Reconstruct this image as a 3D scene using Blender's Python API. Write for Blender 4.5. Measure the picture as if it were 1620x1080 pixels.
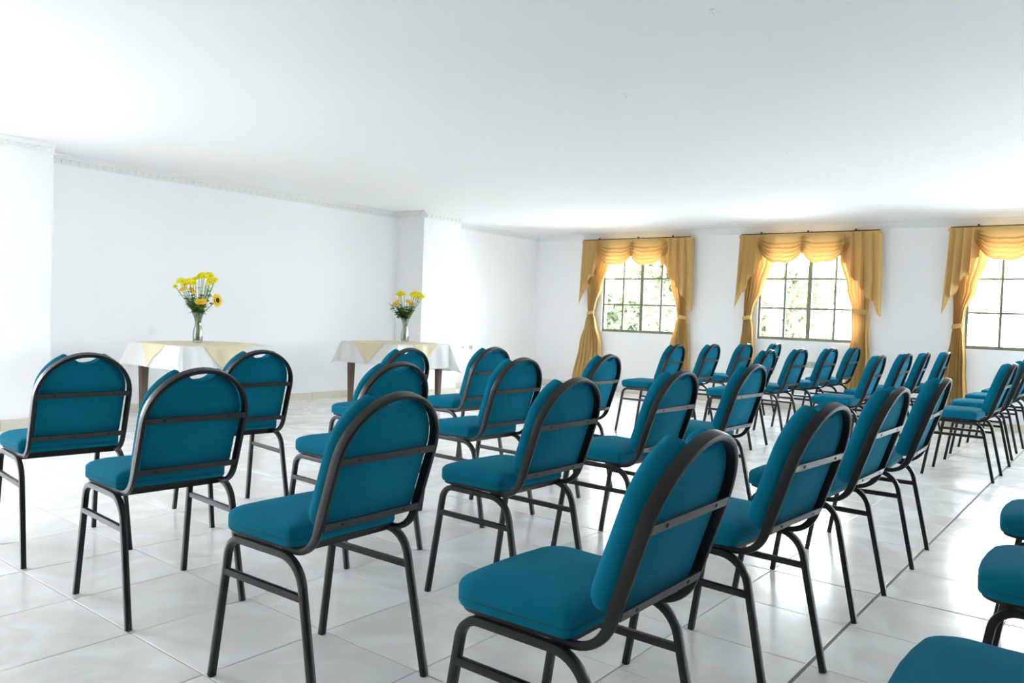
import bpy, bmesh, math, random
from mathutils import Vector, Matrix
PI = math.pi
for o in list(bpy.data.objects):
    bpy.data.objects.remove(o, do_unlink=True)
SC = bpy.context.scene
COL = SC.collection

# ------------------------------------------------------------------ camera
YAW, PITCH, ROLL = 0.6668131, 0.0329300, 0.0366000
f = Vector((math.cos(YAW)*math.cos(PITCH), math.sin(YAW)*math.cos(PITCH), -math.sin(PITCH)))
rt = Vector((math.sin(YAW), -math.cos(YAW), 0))
up = rt.cross(f)
c_, s_ = math.cos(ROLL), math.sin(ROLL)
r2, u2 = c_*rt + s_*up, -s_*rt + c_*up
cam = bpy.data.cameras.new('camera')
cam.lens = 1253.06/1620*36
cam.sensor_width = 36
cam.clip_start = 0.05
camo = bpy.data.objects.new('camera', cam)
COL.objects.link(camo)
M = Matrix((r2, u2, -f)).transposed().to_4x4()
M.translation = (0, 0, 1.09607)
camo.matrix_world = M
SC.camera = camo

# ------------------------------------------------------------------ world, sun, exposure
SC.view_settings.view_transform = 'Standard'
SC.view_settings.look = 'None'
SC.view_settings.gamma = 1
SC.view_settings.use_curve_mapping = False
SC.view_settings.exposure = 2.48
w = bpy.data.worlds.new('sky')
SC.world = w
w.use_nodes = True
bg = w.node_tree.nodes['Background']
bg.inputs['Color'].default_value = (0.88, 0.945, 1.0, 1)
bg.inputs['Strength'].default_value = 7.0
sun = bpy.data.lights.new('sun', 'SUN')
sun.energy = 9
sun.angle = 0.02
sun.color = (1, 0.96, 0.88)
suno = bpy.data.objects.new('sun', sun)
suno.rotation_euler = Vector((-0.62, 0.25, 0.75)).to_track_quat('Z', 'Y').to_euler()
COL.objects.link(suno)
SC.cycles.use_denoising = True
SC.cycles.max_bounces = 14
SC.cycles.diffuse_bounces = 9
SC.cycles.transparent_max_bounces = 16
SC.cycles.sample_clamp_indirect = 12
SC.cycles.caustics_reflective = False
SC.cycles.caustics_refractive = False

# room numbers (metres; X runs along the chair rows to the window wall, Y to the flower tables)
XW, YT, XB, YN, ZC = 10.45, 7.75, -2.2, -5.6, 2.40
PIER_Y = 7.27
WINY = [5.82, 3.36, 0.90, -1.56, -4.02]
WZ0, WZ1, WH = 0.90, 2.13, 0.67

def portal(name, loc, sx, sy, direction):
    l = bpy.data.lights.new(name, 'AREA')
    l.shape = 'RECTANGLE'; l.size = sx; l.size_y = sy
    l.cycles.is_portal = True
    o = bpy.data.objects.new(name, l)
    o.location = loc
    o.rotation_euler = (-Vector(direction)).to_track_quat('Z', 'Y').to_euler()
    COL.objects.link(o)
for wy in WINY:
    portal('window_portal', (XW+0.14, wy, (WZ0+WZ1)/2), 1.23, 1.34, (-1, 0, 0))
NW = [(9.3, 0.6)]    # unseen openings added for daylight, wall right of the camera (x centre, width)
NZ0, NZ1 = 0.30, 2.25
for nx, nw in NW:
    portal('window_portal', (nx, YN-0.14, (NZ0+NZ1)/2), nw, NZ1-NZ0, (0, 1, 0))
BW = []      # openings of the wall behind the camera (y centre, width)
BZ0, BZ1 = 1.55, 2.28
LW = [(-0.45, 1.15)]                 # unseen opening added in the flower-table wall to brighten the left (x centre, width)
LZ0, LZ1 = 0.6, 2.25
for nx, nw in LW:
    portal('window_portal', (nx, YT+0.14, (LZ0+LZ1)/2), nw, LZ1-LZ0, (0, -1, 0))
for ny, nw in BW:
    portal('window_portal', (XB-0.14, ny, (BZ0+BZ1)/2), BZ1-BZ0, nw, (1, 0, 0))

# ------------------------------------------------------------------ helpers
def mat(name, color, rough=0.5, metal=0.0, spec=0.5, noise=None, bump=None, sheen=0, rnd=0, coat=0, trans=0, tcol=None):
    """noise=(scale, amount) varies the colour; bump=(scale, strength)."""
    m = bpy.data.materials.new(name)
    m.use_nodes = True
    nt = m.node_tree; N = nt.nodes; L = nt.links
    b = N['Principled BSDF']
    b.inputs['Base Color'].default_value = (*color, 1)
    b.inputs['Roughness'].default_value = rough
    b.inputs['Metallic'].default_value = metal
    b.inputs['Specular IOR Level'].default_value = spec
    if sheen:
        b.inputs['Sheen Weight'].default_value = sheen
        b.inputs['Sheen Roughness'].default_value = 0.5
        mc = max(color); b.inputs['Sheen Tint'].default_value = (*[0.25+0.6*c/mc for c in color], 1)
    if coat:
        b.inputs['Coat Weight'].default_value = coat
        b.inputs['Coat Roughness'].default_value = 0.15
    tc = N.new('ShaderNodeTexCoord')
    if noise:
        n = N.new('ShaderNodeTexNoise'); n.inputs['Scale'].default_value = noise[0]
        n.inputs['Detail'].default_value = 4
        L.new(tc.outputs['Object'], n.inputs['Vector'])
        r = N.new('ShaderNodeMapRange')
        r.inputs['To Min'].default_value = 1-noise[1]; r.inputs['To Max'].default_value = 1+noise[1]
        L.new(n.outputs['Fac'], r.inputs['Value'])
        x = N.new('ShaderNodeVectorMath'); x.operation = 'SCALE'
        x.inputs[0].default_value = color
        L.new(r.outputs['Result'], x.inputs['Scale'])
        L.new(x.outputs['Vector'], b.inputs['Base Color'])
    if bump:
        n = N.new('ShaderNodeTexNoise'); n.inputs['Scale'].default_value = bump[0]
        n.inputs['Detail'].default_value = 3
        L.new(tc.outputs['Object'], n.inputs['Vector'])
        bp = N.new('ShaderNodeBump'); bp.inputs['Strength'].default_value = bump[1]
        bp.inputs['Distance'].default_value = 0.003
        L.new(n.outputs['Fac'], bp.inputs['Height'])
        L.new(bp.outputs['Normal'], b.inputs['Normal'])
    if trans:
        t = N.new('ShaderNodeBsdfTranslucent'); t.inputs['Color'].default_value = (*(tcol or [min(1, c*1.25) for c in color]), 1)
        mx = N.new('ShaderNodeMixShader'); mx.inputs['Fac'].default_value = trans
        L.new(b.outputs[0], mx.inputs[1]); L.new(t.outputs[0], mx.inputs[2])
        L.new(mx.outputs[0], N['Material Output'].inputs['Surface'])
    return m

def tile_material():
    m = mat('white_marbled_tile', (0.66, 0.67, 0.66), 0.16, spec=0.5)
    nt = m.node_tree; N = nt.nodes; L = nt.links; b = N['Principled BSDF']
    tc = N.new('ShaderNodeTexCoord'); oi = N.new('ShaderNodeObjectInfo')
    add = N.new('ShaderNodeVectorMath'); add.operation = 'ADD'
    sc = N.new('ShaderNodeVectorMath'); sc.operation = 'SCALE'; sc.inputs['Scale'].default_value = 37.0
    comb = N.new('ShaderNodeCombineXYZ')
    L.new(oi.outputs['Random'], comb.inputs['X']); L.new(oi.outputs['Random'], comb.inputs['Z'])
    L.new(comb.outputs[0], sc.inputs[0]); L.new(tc.outputs['Object'], add.inputs[0]); L.new(sc.outputs[0], add.inputs[1])
    n = N.new('ShaderNodeTexNoise'); n.inputs['Scale'].default_value = 2.6; n.inputs['Detail'].default_value = 7
    n.inputs['Distortion'].default_value = 1.6
    L.new(add.outputs[0], n.inputs['Vector'])
    cr = N.new('ShaderNodeValToRGB')
    e = cr.color_ramp.elements
    e[0].position = 0.30; e[0].color = (0.740, 0.728, 0.700, 1)
    e[1].position = 0.62; e[1].color = (0.860, 0.860, 0.845, 1)
    k = cr.color_ramp.elements.new(0.485); k.color = (0.790, 0.782, 0.760, 1)
    L.new(n.outputs['Fac'], cr.inputs['Fac']); L.new(cr.outputs[0], b.inputs['Base Color'])
    rr = N.new('ShaderNodeMapRange'); rr.inputs['To Min'].default_value = 0.10; rr.inputs['To Max'].default_value = 0.30
    L.new(n.outputs['Fac'], rr.inputs['Value']); L.new(rr.outputs['Result'], b.inputs['Roughness'])
    bp = N.new('ShaderNodeBump'); bp.inputs['Strength'].default_value = 0.10; bp.inputs['Distance'].default_value = 0.01
    L.new(n.outputs['Fac'], bp.inputs['Height']); L.new(bp.outputs['Normal'], b.inputs['Normal'])
    return m

def glass_material(name, tint=(1, 1, 1), refl=0.06):
    m = bpy.data.materials.new(name); m.use_nodes = True
    nt = m.node_tree; N = nt.nodes; L = nt.links
    N.remove(N['Principled BSDF'])
    t = N.new('ShaderNodeBsdfTransparent'); t.inputs['Color'].default_value = (*tint, 1)
    g = N.new('ShaderNodeBsdfGlossy'); g.inputs['Roughness'].default_value = 0.03
    lw = N.new('ShaderNodeLayerWeight'); lw.inputs['Blend'].default_value = 0.25
    mr = N.new('ShaderNodeMapRange'); mr.inputs['To Min'].default_value = refl; mr.inputs['To Max'].default_value = 0.75
    L.new(lw.outputs['Fresnel'], mr.inputs['Value'])
    mx = N.new('ShaderNodeMixShader')
    L.new(mr.outputs['Result'], mx.inputs['Fac']); L.new(t.outputs[0], mx.inputs[1]); L.new(g.outputs[0], mx.inputs[2])
    L.new(mx.outputs[0], N['Material Output'].inputs['Surface'])
    return m

MT = dict(
    wall=mat('white_plaster', (0.92, 0.922, 0.94), 0.75, spec=0.2, noise=(1.2, 0.012), bump=(60, 0.08)),
    beige=mat('beige_wall_paint', (0.40, 0.37, 0.32), 0.8, spec=0.2, noise=(1.2, 0.02)),  # unseen walls toned dark to keep bounce light off the chair backs
    ceil=mat('ceiling_plaster', (0.87, 0.875, 0.885), 0.8, spec=0.2, noise=(0.9, 0.012), bump=(40, 0.08)),
    mould=mat('plaster_moulding', (0.82, 0.83, 0.83), 0.7, spec=0.2),
    tile=tile_material(),
    grout=mat('grey_grout', (0.24, 0.235, 0.225), 0.9, noise=(9, 0.25)),
    skirt=mat('cream_marble_skirting', (0.70, 0.665, 0.56), 0.3, noise=(7, 0.10)),
    frame=mat('black_enamel', (0.006, 0.008, 0.0085), 0.36, spec=0.4, noise=(40, 0.25), bump=(160, 0.10)),
    bar=mat('black_enamel_flat_bar', (0.014, 0.017, 0.018), 0.34, spec=0.6, bump=(120, 0.10)),
    pan=mat('dark_plywood_pan', (0.020, 0.020, 0.020), 0.7),
    screw=mat('screw_steel', (0.02, 0.02, 0.02), 0.4, metal=0.6),
    teal=mat('teal_upholstery', (0.001, 0.155, 0.250), 0.95, spec=0.08, noise=(14, 0.10), bump=(420, 0.55), sheen=0.07),
    piping=mat('teal_seam', (0.001, 0.09, 0.135), 0.9),
    gold=mat('gold_curtain', (0.68, 0.48, 0.19), 0.75, spec=0.25, noise=(5, 0.06), bump=(200, 0.3), sheen=0.05, trans=0.18, tcol=(0.80, 0.46, 0.18)),
    rod=mat('dark_rod', (0.05, 0.04, 0.045), 0.4, metal=0.3),
    olive=mat('olive_window_frame', (0.19, 0.205, 0.13), 0.4, metal=0.2),
    glass=glass_material('window_glass', (0.97, 0.99, 0.985), 0.03),
    vase=glass_material('vase_glass', (0.93, 0.97, 0.97), 0.09),
    wood=mat('brown_table_wood', (0.115, 0.070, 0.052), 0.45, noise=(12, 0.2)),
    cloth=mat('white_satin_cloth', (0.88, 0.89, 0.88), 0.42, spec=0.5, bump=(30, 0.15), trans=0.25),
    cream=mat('cream_satin_topper', (0.88, 0.77, 0.57), 0.42, spec=0.5, bump=(30, 0.15), trans=0.25),
    plate=mat('outlet_plastic', (0.50, 0.54, 0.46), 0.4),
    plate2=mat('white_outlet_plastic', (0.62, 0.62, 0.62), 0.4),
    dark=mat('dark_socket', (0.36, 0.37, 0.34), 0.6),
    hook=mat('white_hook', (0.90, 0.90, 0.90), 0.3),
    stem=mat('green_stem', (0.24, 0.38, 0.08), 0.6, trans=0.15),
    leaf=mat('green_leaf', (0.10, 0.22, 0.04), 0.55, noise=(20, 0.2), trans=0.25),
    yellow=mat('yellow_petal', (0.90, 0.80, 0.03), 0.6, trans=0.35),
    orange=mat('orange_yellow_petal', (0.94, 0.66, 0.05), 0.6, trans=0.35),
    centre=mat('flower_centre', (0.35, 0.30, 0.02), 0.7),
    sunc=mat('sunflower_centre', (0.06, 0.05, 0.02), 0.9),
    white=mat('white_petal', (0.85, 0.87, 0.80), 0.6, trans=0.3),
    grass=mat('pale_gravel_ground', (0.50, 0.50, 0.49), 0.9, noise=(0.8, 0.2)),  # ground colour kept pale to bounce daylight up to the ceiling
    foliage=mat('sunlit_foliage', (0.15, 0.185, 0.095), 0.6, noise=(0.8, 0.35), trans=0.2),
    bark=mat('grey_bark', (0.25, 0.20, 0.15), 0.9),
    stain=mat('faint_grey_patch', (0.87, 0.875, 0.895), 0.75),
)

def link(o, parent=None):
    COL.objects.link(o)
    if parent is not None:
        o.parent = parent
    return o
def obj(name, me, parent=None, loc=None):
    o = bpy.data.objects.new(name, me)
    if loc is not None:
        o.location = loc
    return link(o, parent)
def tag(o, label=None, cat=None, group=None, kind=None):
    for k, v in (('label', label), ('category', cat), ('group', group), ('kind', kind)):
        if v: o[k] = v
    return o
def empty(name, loc=(0, 0, 0), rz=0, parent=None):
    o = bpy.data.objects.new(name, None)
    o.empty_display_size = 0.1
    o.location = loc; o.rotation_euler = (0, 0, rz)
    return link(o, parent)
def mesh(name, verts, faces, m, smooth=False, sharp=None):
    me = bpy.data.meshes.new(name)
    me.from_pydata([tuple(v) for v in verts], [], faces)
    me.materials.append(m)
    if smooth:
        me.polygons.foreach_set('use_smooth', [True]*len(me.polygons))
        if sharp:
            me.set_sharp_from_angle(angle=math.radians(sharp))
    me.update()
    return me
class MB:
    """collects geometry for ONE mesh"""
    def __init__(s): s.v = []; s.f = []
    def add(s, vs, fs):
        n = len(s.v); s.v += [tuple(v) for v in vs]; s.f += [tuple(i+n for i in q) for q in fs]
    def box(s, x0, x1, y0, y1, z0, z1):
        s.add([(x0, y0, z0), (x1, y0, z0), (x1, y1, z0), (x0, y1, z0), (x0, y0, z1), (x1, y0, z1), (x1, y1, z1), (x0, y1, z1)],
              [(0, 3, 2, 1), (4, 5, 6, 7), (0, 1, 5, 4), (1, 2, 6, 5), (2, 3, 7, 6), (3, 0, 4, 7)])
    def bbox(s, x0, x1, y0, y1, z0, z1, b):
        """box with chamfered edges all round"""
        vs = []; idx = {}
        X = (x0, x1); Y = (y0, y1); Z = (z0, z1)
        for i in (0, 1):
            for j in (0, 1):
                for k in (0, 1):
                    sx, sy, sz = (b if i == 0 else -b), (b if j == 0 else -b), (b if k == 0 else -b)
                    for a, p in enumerate(((X[i], Y[j]+sy, Z[k]+sz), (X[i]+sx, Y[j], Z[k]+sz), (X[i]+sx, Y[j]+sy, Z[k]))):
                        idx[(i, j, k, a)] = len(vs); vs.append(p)
        fs = []
        for i in (0, 1):
            fs.append([idx[(i, j, k, 0)] for j, k in ((0, 0), (1, 0), (1, 1), (0, 1))])
            fs.append([idx[(j, i, k, 1)] for j, k in ((0, 0), (1, 0), (1, 1), (0, 1))])
            fs.append([idx[(j, k, i, 2)] for j, k in ((0, 0), (1, 0), (1, 1), (0, 1))])
            for j in (0, 1):
                fs.append([idx[(i, j, 0, 0)], idx[(i, j, 1, 0)], idx[(i, j, 1, 1)], idx[(i, j, 0, 1)]])
                fs.append([idx[(i, 0, j, 0)], idx[(i, 1, j, 0)], idx[(i, 1, j, 2)], idx[(i, 0, j, 2)]])
                fs.append([idx[(0, i, j, 1)], idx[(1, i, j, 1)], idx[(1, i, j, 2)], idx[(0, i, j, 2)]])
                for k in (0, 1):
                    fs.append([idx[(i, j, k, 0)], idx[(i, j, k, 1)], idx[(i, j, k, 2)]])
        s.add(vs, fs)
    def tube(s, pts, ra, rb=None, n=8, side=None, cap=True, taper=None, sq=False):
        """swept section; ra across `side`, rb across the other; sq gives a rounded-square section"""
        rb = rb or ra
        pts = [Vector(p) for p in pts]
        rings = []
        prev = None
        for i, p in enumerate(pts):
            a = pts[max(i-1, 0)]; b = pts[min(i+1, len(pts)-1)]
            t = (b-a).normalized()
            if side is not None:
                e1 = Vector(side) - t*t.dot(Vector(side))
            elif prev is not None:
                e1 = prev - t*t.dot(prev)
            else:
                h = Vector((0, 0, 1)) if abs(t.z) < 0.9 else Vector((1, 0, 0))
                e1 = h - t*t.dot(h)
            e1.normalize(); prev = e1
            e2 = t.cross(e1)
            k = taper[i] if taper else 1.0
            ring = []
            for j in range(n):
                an = 2*PI*(j+0.5)/n
                ca, sa = math.cos(an), math.sin(an)
                if sq:
                    q = 1/max(abs(ca), abs(sa)); q = min(q, 1.0/ (abs(ca)+abs(sa)) * 1.74)
                    ca, sa = ca*q, sa*q
                ring.append(p + e1*(ra*k*ca) + e2*(rb*k*sa))
            rings.append(ring)
        vs = [v for r in rings for v in r]
        fs = []
        for i in range(len(rings)-1):
            for j in range(n):
                fs.append((i*n+j, i*n+(j+1) % n, (i+1)*n+(j+1) % n, (i+1)*n+j))
        if cap:
            fs.append(tuple(range(n-1, -1, -1))); fs.append(tuple((len(rings)-1)*n+j for j in range(n)))
        s.add(vs, fs)
    def grid(s, fn, nu, nv, closed=False):
        vs = [fn(i/nu, j/nv) for j in range(nv+1) for i in range(nu+1)]
        fs = [(j*(nu+1)+i, j*(nu+1)+i+1, (j+1)*(nu+1)+i+1, (j+1)*(nu+1)+i) for j in range(nv) for i in range(nu)]
        s.add(vs, fs)
    def lathe(s, prof, cx=0, cy=0, n=20):
        vs = [(cx+r*math.cos(2*PI*j/n), cy+r*math.sin(2*PI*j/n), z) for r, z in prof for j in range(n)]
        fs = [(i*n+j, i*n+(j+1) % n, (i+1)*n+(j+1) % n, (i+1)*n+j) for i in range(len(prof)-1) for j in range(n)]
        s.add(vs, fs)
    def pillow(s, outline, prof, place):
        """outline: list of 2-D points; prof: [(inset scale, depth)]; place maps (a,b,depth) to 3-D"""
        n = len(outline)
        ca = sum(p[0] for p in outline)/n; cb = sum(p[1] for p in outline)/n
        vs = []
        for k, d in prof:
            if isinstance(k, tuple):
                k0, ins = k
            else:
                k0, ins = k, 0
            for a, b in outline:
                da, db = a-ca, b-cb
                L = math.hypot(da, db)
                q = max(0.0, (L-ins)/L)*k0
                vs.append(place(ca+da*q, cb+db*q, d))
        fs = [(i*n+j, i*n+(j+1) % n, (i+1)*n+(j+1) % n, (i+1)*n+j) for i in range(len(prof)-1) for j in range(n)]
        fs.append(tuple(range(n-1, -1, -1))); fs.append(tuple((len(prof)-1)*n+j for j in range(n)))
        s.add(vs, fs)
    def me(s, name, m, smooth=False, sharp=None, fix=True):
        me = mesh(name, s.v, s.f, m, False)
        if fix:
            bm = bmesh.new(); bm.from_mesh(me)
            bmesh.ops.recalc_face_normals(bm, faces=bm.faces)
            bm.to_mesh(me); bm.free()
        if smooth:
            me.polygons.foreach_set('use_smooth', [True]*len(me.polygons))
            if sharp: me.set_sharp_from_angle(angle=math.radians(sharp))
        return me
    def build(s, name, m, parent=None, smooth=False, sharp=None, loc=None):
        return obj(name, s.me(name, m, smooth, sharp), parent, loc)

def arc(c, r, a0, a1, n):
    return [(c[0]+r*math.cos(a0+(a1-a0)*i/n), c[1]+r*math.sin(a0+(a1-a0)*i/n)) for i in range(n+1)]

# ------------------------------------------------------------------ the room shell
def wall_grid(name, axis, pos, thick, a0, a1, holes, m):
    """wall slab with rectangular openings; axis 'x': plane at x=pos running along y"""
    b = MB()
    cuts = sorted({a0, a1} | {h[0] for h in holes} | {h[1] for h in holes})
    def put(u0, u1, z0, z1):
        p0, p1 = min(pos, pos+thick), max(pos, pos+thick)
        if axis == 'x': b.box(p0, p1, u0, u1, z0, z1)
        else: b.box(u0, u1, p0, p1, z0, z1)
    for u0, u1 in zip(cuts, cuts[1:]):
        mid = (u0+u1)/2
        hh = [h for h in holes if h[0] < mid < h[1]]
        if hh:
            put(u0, u1, 0, hh[0][2]); put(u0, u1, hh[0][3], ZC)
        else:
            put(u0, u1, 0, ZC)
    return tag(b.build(name, m), kind='structure')
wall_grid('wall_right', 'x', XW, 0.16, YN-0.16, YT+0.16, [(y-WH, y+WH, WZ0, WZ1) for y in WINY], MT['wall'])
wall_grid('wall_left', 'y', YT, 0.16, XB, XW, [(x-q/2, x+q/2, LZ0, LZ1) for x, q in LW], MT['wall'])
wall_grid('wall_near', 'y', YN, -0.16, XB, XW, [(x-q/2, x+q/2, NZ0, NZ1) for x, q in NW], MT['beige'])
wall_grid('wall_back', 'x', XB, -0.16, YN-0.16, YT+0.16, [(y-q/2, y+q/2, BZ0, BZ1) for y, q in BW], MT['beige'])
b = MB(); b.box(1.75, 2.87, PIER_Y, YT, 0, ZC)
tag(b.build('wall_pier', MT['wall']), kind='structure')
b = MB(); b.box(7.32, 8.02, PIER_Y, YT, 0, ZC)
tag(b.build('wall_pier', MT['wall']), kind='structure')
b = MB(); b.box(XB-0.2, XW+0.2, YN-0.2, YT+0.2, ZC, ZC+0.15)
tag(b.build('ceiling', MT['ceil']), kind='structure')

# cornice mouldings: a stepped profile and a row of small leaf bosses
def cornice(name, axis, pos, sgn, a0, a1, bosses=True):
    prof = [(0, 0.082), (0.007, 0.080), (0.011, 0.070), (0.014, 0.056), (0.024, 0.038), (0.040, 0.024), (0.050, 0.014), (0.064, 0.008), (0.066, 0)]
    b = MB(); vs = []
    for a in (a0, a1):
        for d, h in prof:
            p = pos+sgn*d
            vs.append((p, a, ZC-h) if axis == 'x' else (a, p, ZC-h))
    n = len(prof)
    b.add(vs, [(i, i+1, n+i+1, n+i) for i in range(n-1)])
    o = tag(b.build(name, MT['mould']), kind='structure')
    if bosses:
        b = MB(); k = int(abs(a1-a0)/0.075)
        for i in range(k):
            a = a0+(a1-a0)*(i+0.5)/k
            cs = [(-0.018, -0.070), (0.018, -0.070), (0.024, -0.046), (0, -0.034), (-0.024, -0.046)]
            base = []; tip = []
            for u, z in cs:
                p = pos+sgn*(0.012 if z < -0.06 else 0.024)
                q = pos+sgn*(0.021 if z < -0.06 else 0.034)
                base.append((p, a+u, ZC+z) if axis == 'x' else (a+u, p, ZC+z))
                tip.append((q, a+u*0.55, ZC+z) if axis == 'x' else (a+u*0.55, q, ZC+z))
            b.add(base+tip, [(5, 6, 7, 8, 9)]+[(j, (j+1) % 5, 5+(j+1) % 5, 5+j) for j in range(5)])
        tag(b.build('leaf_boss', MT['mould'], o), kind='stuff')
    return o
cornice('trim_1', 'y', PIER_Y, -1, 1.75, 2.87)
cornice('trim_2', 'y', YT, -1, 2.87, 7.32)
cornice('trim_3', 'x', 7.32, -1, PIER_Y-0.06, YT)
cornice('trim_4', 'y', PIER_Y, -1, 7.32-0.06, 8.02)
cornice('trim_5', 'y', YT, -1, 8.02, XW)
cornice('trim_6', 'x', XW, -1, YN, YT, bosses=False)

# floor: mortar bed with recessed joints, tiles laid on it one by one
T = 0.445
b = MB(); b.box(XB-0.2, XW+0.2, YN-0.2, YT+0.2, -0.12, -0.003)
floor = tag(b.build('floor', MT['grout']), kind='structure')
def tile_mesh(hx0, hx1, hy0, hy1):
    b = MB(); c = 0.0022; z0, z1, z2 = -0.004, -0.0016, 0.0
    r0 = [(hx0, hy0), (hx1, hy0), (hx1, hy1), (hx0, hy1)]
    r1 = [(hx0+c, hy0+c), (hx1-c, hy0+c), (hx1-c, hy1-c), (hx0+c, hy1-c)]
    b.add([(x, y, z0) for x, y in r0]+[(x, y, z1) for x, y in r0]+[(x, y, z2) for x, y in r1],
          [(i, (i+1) % 4, 4+(i+1) % 4, 4+i) for i in range(4)]+[(4+i, 4+(i+1) % 4, 8+(i+1) % 4, 8+i) for i in range(4)]+[(8, 9, 10, 11)])
    return b
# joints: normally 3 mm; the wide construction joints run along y=0.775 and x=3.505
X0, Y0 = 1.275, 2.565
GX, GY = {5: 0.0042}, {-4: 0.0058}
DG = 0.0017
def half(i, table): return table.get(i, DG)
cache = {}
tiles = []
for i in range(-8, 21):
    for j in range(-19, 12):
        x0, x1 = X0+i*T, X0+(i+1)*T; y0, y1 = Y0+j*T, Y0+(j+1)*T
        if x0 > XW or y0 > YT or x1 < XB or y1 < YN: continue
        key = (half(i, GX), half(i+1, GX), half(j, GY), half(j+1, GY))
        cx, cy = (x0+x1)/2, (y0+y1)/2
        dep = cx*math.cos(YAW)+cy*math.sin(YAW); lat = cx*math.sin(YAW)-cy*math.cos(YAW)
        vis = dep > 1.0 and abs(lat) < dep*0.66+0.3
        tiles.append((0 if vis else 1, dep, cx, cy, key))
tiles.sort()
rest = MB()
for n, (v, dep, cx, cy, k) in enumerate(tiles):
    g = tile_mesh(-T/2+k[0], T/2-k[1], -T/2+k[2], T/2-k[3])
    if n < 300:
        if k not in cache: cache[k] = g.me('tile', MT['tile'])
        obj('tile', cache[k], floor, (cx, cy, 0))
    else:
        rest.add([(x+cx, y+cy, z) for x, y, z in g.v], g.f)
tag(rest.build('tile_field', MT['tile'], floor), kind='stuff')

# skirting: stone strips set against the wall, one after the other
def skirting(name, axis, pos, sgn, a0, a1, h=0.085):
    b = MB()
    p0, p1 = sorted((pos, pos+sgn*0.006))
    if axis == 'x': b.box(p0, p1, a0, a1, 0, h-0.004)
    else: b.box(a0, a1, p0, p1, 0, h-0.004)
    o = tag(b.build(name, MT['grout']), kind='structure')
    k = max(1, round((a1-a0)/T)); L = (a1-a0)/k
    g = MB()
    q0, q1 = sorted((sgn*0.004, sgn*0.016))
    if axis == 'x': g.bbox(q0, q1, 0.0012, L-0.0012, 0.0005, h, 0.002)
    else: g.bbox(0.0012, L-0.0012, q0, q1, 0.0005, h, 0.002)
    me = g.me('skirting_tile', MT['skirt'])
    for i in range(k):
        obj('skirting_tile', me, o, (pos, a0+i*L, 0) if axis == 'x' else (a0+i*L, pos, 0))
skirting('baseboard_right', 'x', XW, -1, -0.3, YT)
skirting('baseboard_left', 'y', YT, -1, 2.87, 7.32)
skirting('baseboard_left', 'y', PIER_Y, -1, 1.75, 2.87)
skirting('baseboard_left', 'y', PIER_Y, -1, 7.32, 8.02)
skirting('baseboard_left', 'y', YT, -1, 8.02, XW)
skirting('baseboard_left', 'x', 7.32, -1, PIER_Y, YT)

# windows: olive metal frame, four by three panes each its own piece
def window(name, cy):
    x = XW+0.05
    b = MB(); t = 0.030; hx = 0.018
    b.box(x-hx, x+hx, cy-WH, cy-WH+t, WZ0, WZ1); b.box(x-hx, x+hx, cy+WH-t, cy+WH, WZ0, WZ1)
    b.box(x-hx, x+hx, cy-WH+t, cy+WH-t, WZ0, WZ0+t+0.012); b.box(x-hx, x+hx, cy-WH+t, cy+WH-t, WZ1-t, WZ1)
    o = tag(b.build(name, MT['olive']), kind='structure')
    b = MB(); b.box(x-0.020, x+0.020, cy-0.026, cy+0.026, WZ0+t, WZ1-t)
    b.build('centre_post', MT['olive'], o)
    pw = (WH*2-2*t)/4
    for k in (1, 3):
        yy = cy-WH+t+pw*k
        b = MB(); b.box(x-0.010, x+0.010, yy-0.014, yy+0.014, WZ0+t, WZ1-t); b.build('glazing_bar', MT['olive'], o)
    ph = (WZ1-WZ0-2*t)/3
    for k in (1, 2):
        zz = WZ0+t+ph*k
        b = MB(); b.box(x-0.011, x+0.009, cy-WH+t, cy+WH-t, zz-0.012, zz+0.012); b.build('glazing_bar', MT['olive'], o)
    g = MB(); g.box(-0.002, 0.002, 0.002, pw-0.002, 0.002, ph-0.002)
    me = g.me('pane', MT['glass'])
    for i in range(4):
        for j in range(3):
            obj('pane', me, o, (x+0.004, cy-WH+t+pw*i, WZ0+t+ph*j))
    # stone sill inside the opening
    b = MB(); b.bbox(XW+0.001, XW+0.155, cy-WH+0.001, cy+WH-0.001, WZ0-0.001, WZ0+0.004, 0.001)
    b.build('sill', MT['mould'], o)
for i, wy in enumerate(WINY): window('window_%d' % (i+1), wy)

# ------------------------------------------------------------------ the chairs
BX, BK, BZ = -0.200, 0.321, 0.50          # the plane of the back: x = BX - BK (z - BZ)
_l = math.hypot(1, BK)
BD = Vector((-BK/_l, 0, 1/_l))            # up along the back
BN = Vector((1/_l, 0, BK/_l))             # out of the front of the back
def onback(y, v, d): return Vector((BX, 0, BZ)) + Vector((0, y, 0)) + BD*v + BN*d
VT = (0.88-0.011-BZ)*_l                   # tube centre at the crown, measured along the back

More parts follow.
